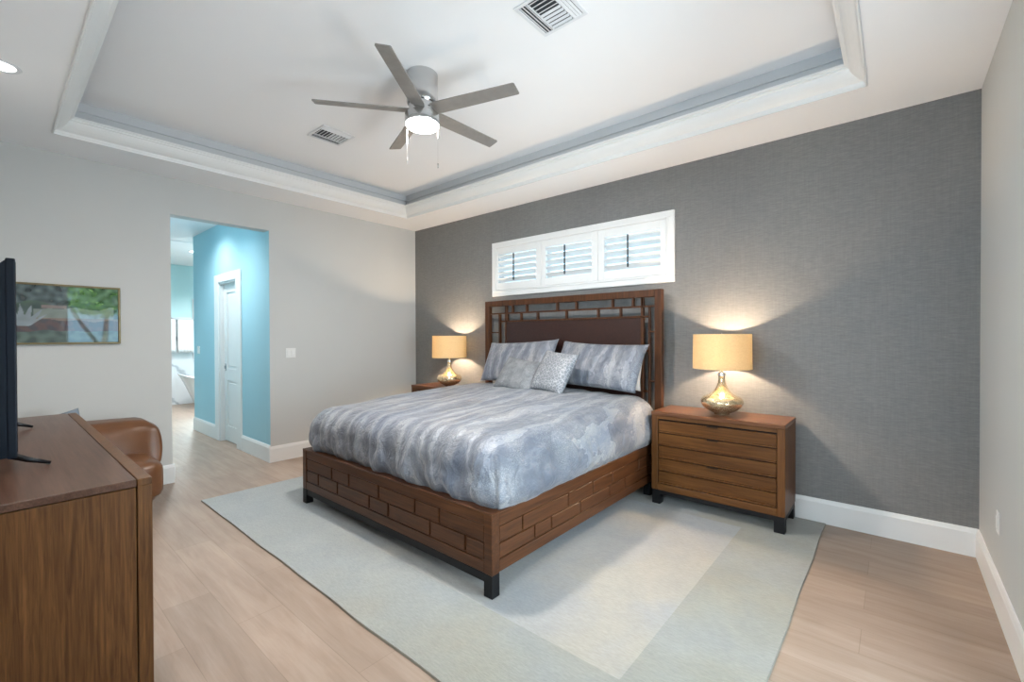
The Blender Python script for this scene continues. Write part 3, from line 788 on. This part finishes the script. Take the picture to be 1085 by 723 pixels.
# ------------------------------------------------------------------ vents, downlights, small fittings
def vent(cx, cy, w, h, label):
    v = thing('ceiling_vent', label, 'vent', (cx, cy, HU), 0, 'white ceiling vents in the tray')
    b = bm_new(); e = .022
    for (x0, x1, y0, y1) in ((-w/2, w/2, -h/2, -h/2+e), (-w/2, w/2, h/2-e, h/2), (-w/2, -w/2+e, -h/2+e, h/2-e), (w/2-e, w/2, -h/2+e, h/2-e)): box(b, x0, x1, y0, y1, -.008, -.0005, .002)
    for x in (-w/2+.082, w/2-.082): box(b, x-.004, x+.004, -h/2+e, h/2-e, -.008, -.0005)
    obj('frame', b, M['vent'], v)
    b = bm_new(); box(b, -w/2+e-.002, w/2-e+.002, -h/2+e-.002, h/2-e+.002, -.0018, -.0004); obj('opening', b, M['dark_gap'], v)['label'] = 'dark opening behind the louvres'
    b = bm_new()
    def louver(x0, x1, y0, y1, ax, ang):
        bb = bm_new(); box(bb, -(x1-x0)/2, (x1-x0)/2, -(y1-y0)/2, (y1-y0)/2, -.0008, .0008)
        bmesh.ops.transform(bb, matrix=Matrix.Translation(((x0+x1)/2, (y0+y1)/2, -.0072)) @ Matrix.Rotation(ang, 4, ax), verts=bb.verts)
        me = bpy.data.meshes.new('t'); bb.to_mesh(me); bb.free(); b.from_mesh(me); bpy.data.meshes.remove(me)
    for k in range(3):
        louver(-w/2+e+.004+k*.019, -w/2+e+.018+k*.019, -h/2+e, h/2-e, 'Y', .5); louver(w/2-e-.018-k*.019, w/2-e-.004-k*.019, -h/2+e, h/2-e, 'Y', -.5)
    n = 9; yy = h-2*e
    for k in range(n):
        y0 = -h/2+e+yy*k/n; louver(-w/2+.088, w/2-.088, y0+.003, y0+yy/n*.62, 'X', .5 if k < n//2 else -.5)
    obj('louvre', b, M['vent'], v)
    return v
vent(-3.985, 2.085, .31, .31, 'white square ceiling vent beyond the fan, nearer the hall opening')
vent(-1.51, 2.12, .31, .31, 'white square ceiling vent at the top edge of the photo, right of the fan')
def downlight(x, y, z, label, e=9, spot=2.3, col=(1, .95, .88)):
    d = thing('downlight', label, 'downlight', (x, y, z))
    b = bm_new(); lathe(b, [(.062, -.0005), (.086, -.0005), (.088, -.004), (.082, -.008), (.064, -.006), (.062, -.0005)], 40, cap=False); obj('trim_ring', b, M['vent'], d, smooth=True, angle=40)
    b = bm_new(); lathe(b, [(0, -.001), (.061, -.001), (.058, -.005), (0, -.0065)], 40); obj('lens', b, M['downlight'], d, smooth=True, angle=40)
    lamp('downlight_light', 'SPOT', (0, 0, -.02), e, col, .05, (0, 0, 0), spot=spot, parent=d, blend=.8)
    return d
downlight(-3.98, .055, H, 'round lit downlight in the ceiling border above the console', 30)
downlight(-7.0, 1.60, H, 'round lit downlight in the hall ceiling, close to the blue wall', 50, 2.6, (.95, .98, 1))
downlight(-9.85, 2.47, H, 'small bright downlight in the bathroom ceiling beyond the hall', 130, 2.6, (.95, .98, 1))
downlight(-6.15, 1.30, H, 'downlight in the hall ceiling just past the opening, added out of view to brighten the hall', 55, 2.5, (.95, .98, 1))  # unseen, added to brighten the blue hall walls
downlight(-2.54, .055, H, 'downlight in the ceiling border, above the middle of the console wall, added out of view for bounce light', 30)  # unseen, this and the next added so light bounces to the ceiling
downlight(-1.10, .055, H, 'downlight in the ceiling border near the camera, added out of view for bounce light', 30)
downlight(-10.6, 1.4, H, 'downlight in the bathroom ceiling to the left of the hall, added out of view to brighten the bathroom', 130, 2.6, (.95, .98, 1))  # unseen, this and the next added to brighten the bathroom
downlight(-10.6, 3.6, H, 'downlight in the bathroom ceiling above the tub, added out of view to brighten the bathroom', 130, 2.6, (.95, .98, 1))
def plate(name, label, cat, loc, n, rz, outlet=False):
    t = thing(name, label, cat, loc, rz)       # faces local -y
    w = .07+.046*(n-1); b = bm_new(); box(b, -w/2, w/2, -.005, 0, -.0575, .0575, .003, seg=2); obj('cover_plate', b, M['plate'], t)
    for k in range(n):
        x = (k-(n-1)/2)*.046; b = bm_new(); box(b, x-.0165, x+.0165, -.009, -.004, -.033, .033, .002); o = obj('receptacle' if outlet else 'rocker', b, M['trim'], t)
    return t
plate('light_switch', 'white double light switch on the wall right of the hall opening', 'light switch', (XL, 2.348, 1.268), 2, PI/2)
plate('light_switch', 'switch on the blue hall wall left of the white door', 'light switch', (-8.20, OY1, 1.265), 2, 0)
plate('wall_outlet', 'white outlet low on the right wall above the baseboard', 'outlet', (XR, 3.48, .455), 1, -PI/2, True)
b = bm_new(); box(b, -.05, .05, -.30, .30, -.006, 0, .002)
for y in (-.02, .02): box(b, -.012+y, .012+y, -.28, .28, -.009, -.005)
o = obj('slot_diffuser', b, M['vent'], loc=(-8.98, 2.0, H)); tag(o, 'long narrow air slot in the bathroom ceiling seen through the opening', 'vent')

# ------------------------------------------------------------------ picture
def art():
    m, nt, b = mat('garden_print')
    va = N(nt, 'ShaderNodeVertexColor'); va.layer_name = 'art'; L(nt, va.outputs[0], b.inputs['Base Color'])
    b.inputs['Roughness'].default_value = .025; b.inputs['IOR'].default_value = 1.9; b.inputs['Specular IOR Level'].default_value = .5
    return m
def art_col(u, v):
    nz = lambda s, k: noise.noise(Vector((u*s, v*s*.6, k)))
    c = Vector((.050, .085, .075)); n1 = nz(7, 1); n2 = nz(18, 2)
    if v > .5: c = Vector((.045, .085, .075)).lerp(Vector((.10, .18, .11)), max(0, min(1, .5+n1*1.4)))
    if v > .68+.1*nz(6, 5): c = Vector((.03, .055, .06)).lerp(Vector((.16, .22, .22)), max(0, min(1, .4+n2*1.3)))
    if .42 < v < .60+.06*nz(8, 3) and .42 < u < .95: c = Vector((.24, .28, .25))
    if .36 < v < .44 and u > .35: c = Vector((.24, .17, .13))
    if abs(v-.62) < .025 and .47 < u < .63: c = Vector((.28, .22, .20))
    if v < .40+.05*n1 : c = Vector((.12, .06, .06)).lerp(Vector((.05, .04, .05)), max(0, min(1, .5+n2*2)))
    if v < .22+.04*n1: c = Vector((.05, .09, .08)).lerp(Vector((.10, .16, .13)), max(0, min(1, .5+n2*1.5)))
    for (a, w0, vv) in ((-.9, .022, .55), (-.45, .028, .62), (-.1, .026, .66), (.25, .028, .64), (.7, .026, .60), (1.2, .02, .5)):
        if v > .30 and v < vv and abs(u-.36-(v-.28)*a*.55) < w0*(1-((v-.28)/(vv-.28))**2)+.006*n2: c = Vector((.30, .35, .38))
    return c*.75*(1+.25*n2)
PY0, PY1, PZ0, PZ1 = -.16, .797, 1.398, 1.916
pic = thing('framed_picture', 'wide framed garden picture under glass, bronze frame, on the left wall behind the television', 'picture', (XL, (PY0+PY1)/2, PZ0))
pw, ph = PY1-PY0, PZ1-PZ0
b = bm_new(); fr = .017
for (y0, y1, z0, z1) in ((-pw/2, pw/2, 0, fr), (-pw/2, pw/2, ph-fr, ph), (-pw/2, -pw/2+fr, fr, ph-fr), (pw/2-fr, pw/2, fr, ph-fr)): box(b, 0.0005, .026, y0, y1, z0, z1, .003)
M['frame'] = plain('bronze_frame', (.16, .12, .055), .4, metal=.5, var=.15, vs=30)
obj('frame', b, M['frame'], pic)
b = bm_new(); nu, nv = 200, 110; g = []
for i in range(nu+1): g.append([b.verts.new((.016, -pw/2+fr+(pw-2*fr)*i/nu, fr+(ph-2*fr)*j/nv)) for j in range(nv+1)])
for i in range(nu):
    for j in range(nv): b.faces.new((g[i][j], g[i+1][j], g[i+1][j+1], g[i][j+1]))
bk = [b.verts.new((.002, g[i][j].co.y, g[i][j].co.z)) for i, j in ((0, 0), (nu, 0), (nu, nv), (0, nv))]; b.faces.new(bk)
po = obj('print', b, art(), pic)
ca = po.data.color_attributes.new('art', 'FLOAT_COLOR', 'POINT')
for i, v in enumerate(po.data.vertices):
    c = art_col((v.co.y+pw/2)/pw, v.co.z/ph); ca.data[i].color = (max(0, c.x), max(0, c.y), max(0, c.z), 1)

# ------------------------------------------------------------------ media console and television
CX1, CX0, CY0, CY1, CZ = -1.946, -4.01, -.20, .362, .970
con = thing('media_console', 'long dark brown wooden console with its end panel filling the lower left corner', 'console', ((CX0+CX1)/2, (CY0+CY1)/2, 0))
qx, qy = con.location.x, con.location.y
def cb(name, x0, x1, y0, y1, z0, z1, m, bev=.002, parent=con): return bx(name, x0-qx, x1-qx, y0-qy, y1-qy, z0, z1, m, parent, bev)
b = bm_new(); box(b, CX0-qx, CX1-qx, CY0-qy, CY1-.042-qy, CZ-.024, CZ, .002); obj('top', b, M['con_top'], con)
b = bm_new(); box(b, CX0-qx, CX1-qx, CY1-.040-qy, CY1-qy, CZ-.024, CZ, .002)
box(b, CX1-.05-qx, CX1-qx, CY1-.040-qy, CY1-qy, .0, CZ-.0241, .002); box(b, CX0-qx, CX0+.05-qx, CY1-.040-qy, CY1-qy, .0, CZ-.0241, .002)
box(b, CX0+.05-qx, CX1-.05-qx, CY1-.040-qy, CY1-qy, .06, .10, .002)
obj('face_frame', b, M['con_z'], con)
for x0, x1 in ((CX1-.028, CX1-.002), (CX0+.002, CX0+.028)): cb('end_panel', x0, x1, CY0+.002, CY1-.043, .0, CZ-.027, M['con_z'])
cb('back_panel', CX0+.03, CX1-.03, CY0+.004, CY0+.02, .05, CZ-.03, M['con_y'], 0)
cb('bottom_board', CX0+.03, CX1-.03, CY0+.02, CY1-.045, .06, .085, M['con_y'], 0)
iw = (CX1-CX0-.11)/4
for k in range(4):
    x0 = CX0+.055+k*iw
    d = cb('door', x0+.004, x0+iw-.004, CY1-.034, CY1-.008, .105, CZ-.03, M['con_z'])
    hx = x0+(iw-.05 if k % 2 == 0 else .05); cb('handle', hx-.006, hx+.006, CY1-.010, CY1+.012, .48, .60, M['bronze'], .003, d)
tv = thing('television', 'thin black television seen edge-on, standing on the brown console', 'television', (-2.96, .03, CZ))
tx0, tx1, tz0, tz1 = -.61, .60, .054, .762
b = bm_new(); box(b, tx0, tx1, .008, .032, tz0, tz1, .004, seg=2); obj('screen_bezel', b, M['tv'], tv)
b = bm_new(); box(b, tx0+.012, tx1-.012, .031, .0335, tz0+.02, tz1-.012); obj('screen', b, M['tv_screen'], tv)
b = bm_new()
pr = [(.009, tz0+.004), (.009, tz1-.006), (-.006, tz1-.022), (-.014, tz1-.05), (-.014, tz0+.25), (-.024, tz0+.20), (-.024, tz0+.015), (-.01, tz0+.004)]
prism(b, pr, tx0+.004, tx1-.004, 'x'); obj('rear_housing', b, M['tv'], tv)
for x in (.522, -.541):
    b = bm_new(); tube(b, [(x-.004, .0, tz0+.008), (x, .06, .03), (x, .118, .007)], [.014, .010, .006], 8); tube(b, [(x-.004, .0, tz0+.008), (x, -.07, .03), (x, -.13, .007)], [.014, .010, .006], 8)
    obj('foot', b, M['black_metal'], tv, smooth=True)

# ------------------------------------------------------------------ leather chair with grey pillow
def soft_box(bm, x0, x1, y0, y1, z0, z1, r, puff=(0, 0, 0), n=10, taper=None):
    """rounded cushion: a gridded cube pushed to a rounded box with domed faces"""
    hx, hy, hz = (x1-x0)/2, (y1-y0)/2, (z1-z0)/2; c = Vector(((x0+x1)/2, (y0+y1)/2, (z0+z1)/2))
    bb = bmesh.new(); bmesh.ops.create_cube(bb, size=2); bmesh.ops.subdivide_edges(bb, edges=bb.edges, cuts=n, use_grid_fill=True)
    for v in bb.verts:
        u = v.co.copy(); p = Vector((u.x*hx, u.y*hy, u.z*hz))
        q = Vector((max(-hx+r, min(hx-r, p.x)), max(-hy+r, min(hy-r, p.y)), max(-hz+r, min(hz-r, p.z)))); d = p-q
        if d.length > 1e-6: p = q+d.normalized()*r
        p.x += puff[0]*u.x*(1-u.y**2)*(1-u.z**2); p.y += puff[1]*u.y*(1-u.x**2)*(1-u.z**2); p.z += puff[2]*u.z*(1-u.x**2)*(1-u.y**2)
        if taper: p = taper(p, u)
        v.co = c+p+Vector((0, 0, .006))*noise.noise((c+p)*6)
    me = bpy.data.meshes.new('t'); bb.to_mesh(me); bb.free(); bm.from_mesh(me); bpy.data.meshes.remove(me)
chair = thing('leather_armchair', 'tan brown leather armchair in the corner behind the console', 'armchair', (-4.86, .565, 0))
def wrap(p, u):
    p.x += .10*abs(p.y/.38)**3-.05*u.z; p.y *= 1.03-.05*u.z**2-.03*max(0, u.z)**3; return p
b = bm_new(); soft_box(b, -.48, -.12, -.40, .40, .30, .725, .085, (.04, .02, .01), n=16, taper=wrap); obj('backrest', b, M['leather'], chair, smooth=True)
b = bm_new(); soft_box(b, -.40, .34, -.37, .355, .14, .455, .075, (.03, .02, .02)); obj('seat_cushion', b, M['leather'], chair, smooth=True)
def tub(p, u): p.x *= 1-.12*(u.z < 0)*-u.z; p.y *= 1-.12*(u.z < 0)*-u.z; return p
b = bm_new(); soft_box(b, -.44, .34, -.34, .31, .06, .26, .08, (.02, .02, 0), taper=tub); obj('seat_base', b, M['leather'], chair, smooth=True)
for sx in (-.27, .27):
    for sy in (-.24, .24):
        b = bm_new(); lathe(b, [(0, 0), (.02, 0), (.028, .075), (0, .075)], 16, (sx, sy)); obj('leg', b, M['black_wood'], chair, smooth=True, angle=40)
o = obj('throw_pillow', pillow_bm(.44, .46, .13, 21, .06), M['grey_pillow'], smooth=True)
o.matrix_world = Matrix.Translation((-4.85, .345, .43)) @ Matrix.Rotation(PI/2, 4, 'Z') @ Matrix.Rotation(math.radians(68), 4, 'X') @ Matrix.Rotation(math.radians(12), 4, 'Z') @ Matrix.Translation((0, .225, 0))
tag(o, 'slate grey pillow whose corner pokes up behind the console top', 'pillow')

# ------------------------------------------------------------------ bathroom things
tub = thing('bathtub', 'white freestanding oval bathtub seen at the end of the hall', 'bathtub', (-11.2, 3.35, 0), PI/2)
b = bm_new(); seg = 56; rings = []
def oval(a, c, z, k=0): return [b.verts.new((a*math.copysign(abs(math.cos(t))**.85, math.cos(t)), c*math.copysign(abs(math.sin(t))**.85, math.sin(t)), z+k*(abs(math.cos(t))**3))) for t in [2*PI*i/seg for i in range(seg)]]
for a, c, z, k in ((.50, .27, 0, 0), (.53, .29, .03, 0), (.60, .32, .2, 0), (.70, .36, .42, .03), (.80, .395, .56, .10), (.83, .41, .585, .12), (.82, .40, .60, .12), (.78, .37, .59, .12), (.70, .33, .44, .05), (.58, .27, .20, 0), (.45, .2, .12, 0)):
    rings.append(oval(a, c, z, k))
for p_, q_ in zip(rings, rings[1:]):
    for i in range(seg): b.faces.new((p_[i], p_[(i+1) % seg], q_[(i+1) % seg], q_[i]))
b.faces.new(rings[0]); b.faces.new(rings[-1]); obj('basin', b, M['tub'], tub, smooth=True, angle=60)
b = bm_new(); tube(b, [(0, .50, 0), (0, .50, .78), (0, .47, .84), (0, .40, .86), (0, .34, .82)], .014, 10); obj('filler_spout', b, M['chrome'], tub, smooth=True)
rail = thing('towel_rail', 'chrome towel bar on the bathroom marble behind the white towels', 'towel rail', (-11.87, 2.62, 1.84))
b = bm_new(); tube(b, [(.07, -.36, 0), (.07, .345, 0)], .009, 10); obj('bar', b, M['chrome'], rail, smooth=True)
for y in (-.35, .335):
    b = bm_new(); tube(b, [(0, y, 0), (.07, y, 0)], .011, 10); obj('bracket', b, M['chrome'], rail, smooth=True)
def towel(y0, y1, zb, label):
    b = bm_new(); n = 22; pts = []
    prof = [(-.022, zb+.06), (-.022, 0), (-.017, .014), (0, .022), (.017, .014), (.022, 0), (.025, zb)]
    path = []
    for (a, c), (e, f) in zip(prof, prof[1:]):
        m_ = 8 if abs(f-c) > .1 else 2
        for k in range(m_): path.append((a+(e-a)*k/m_, c+(f-c)*k/m_))
    path.append(prof[-1]); g = []
    for i in range(n+1):
        y = y0+(y1-y0)*i/n; g.append([b.verts.new((x+.004*noise.noise(Vector((y*20, z*2, 1)))*(1 if abs(x) > .02 else 0)+(.003 if x > 0 else -.003)*math.sin(i*1.4)*min(1, -z*2 if z < 0 else 0), y, z)) for x, z in path])
    for i in range(n):
        for j in range(len(path)-1): b.faces.new((g[i][j], g[i+1][j], g[i+1][j+1], g[i][j+1]))
    o = obj('towel', b, M['towel'], smooth=True, loc=(-11.80, 0, 1.84)); md = o.modifiers.new('pile', 'SOLIDIFY'); md.thickness = .01; md.offset = 1
    return tag(o, label, 'towel', 'white towels on the bathroom bar')
towel(2.30, 2.615, -.70, 'white towel on the bathroom bar, cut off by the left side of the opening')
towel(2.655, 2.935, -.70, 'white towel on the bathroom bar above the tub, right of the other towel')

# ------------------------------------------------------------------ outside the glass door (what the picture's glass reflects)
b = bm_new(); box(b, .57, 14, -8, 12, -.25, -.13); g_ = plain('patio_stone', (.5, .48, .45), .8); struct('floor_patio', b, g_)
b = bm_new(); box(b, 6.0, 6.2, -6, 10, -.13, 1.15, .01); o = obj('garden_wall', b, plain('white_stucco', (.55, .56, .58), .9)); tag(o, 'low white garden wall outside, seen mirrored in the picture glass', 'garden wall')
tree = thing('garden_tree', 'bright green garden tree mirrored in the picture glass', 'tree', (4.6, 1.75, -.13))
b = bm_new(); tube(b, [(0, 0, 0), (.05, .1, .8), (-.05, .2, 1.6), (.0, .25, 2.3)], [.09, .07, .06, .04], 10); tube(b, [(-.02, .15, 1.3), (.1, -.2, 1.9), (.1, -.5, 2.5)], [.05, .04, .03], 8)
obj('trunk', b, plain('bark', (.35, .32, .28), .9), tree, smooth=True)
b = bm_new(); rng = random.Random(3)
for k in range(2600):
    a, c = rng.uniform(0, 2*PI), rng.uniform(-1, 1); rr = rng.random()**.4
    p = Vector((.6*rr*math.cos(a)*math.sqrt(1-c*c), .1+.75*rr*math.sin(a)*math.sqrt(1-c*c), 2.75+.6*rr*c))
    d = Vector((rng.uniform(-1, 1), rng.uniform(-1, 1), rng.uniform(-1, .4))).normalized()*.11; e = d.cross(Vector((rng.uniform(-1, 1), rng.uniform(-1, 1), rng.uniform(-1, 1)))).normalized()*.028
    q = [b.verts.new(p), b.verts.new(p+d*.5+e), b.verts.new(p+d), b.verts.new(p+d*.5-e)]; b.faces.new(q)
obj('foliage', b, plain('leaf', (.30, .52, .12), .6, var=.4, vs=3), tree)
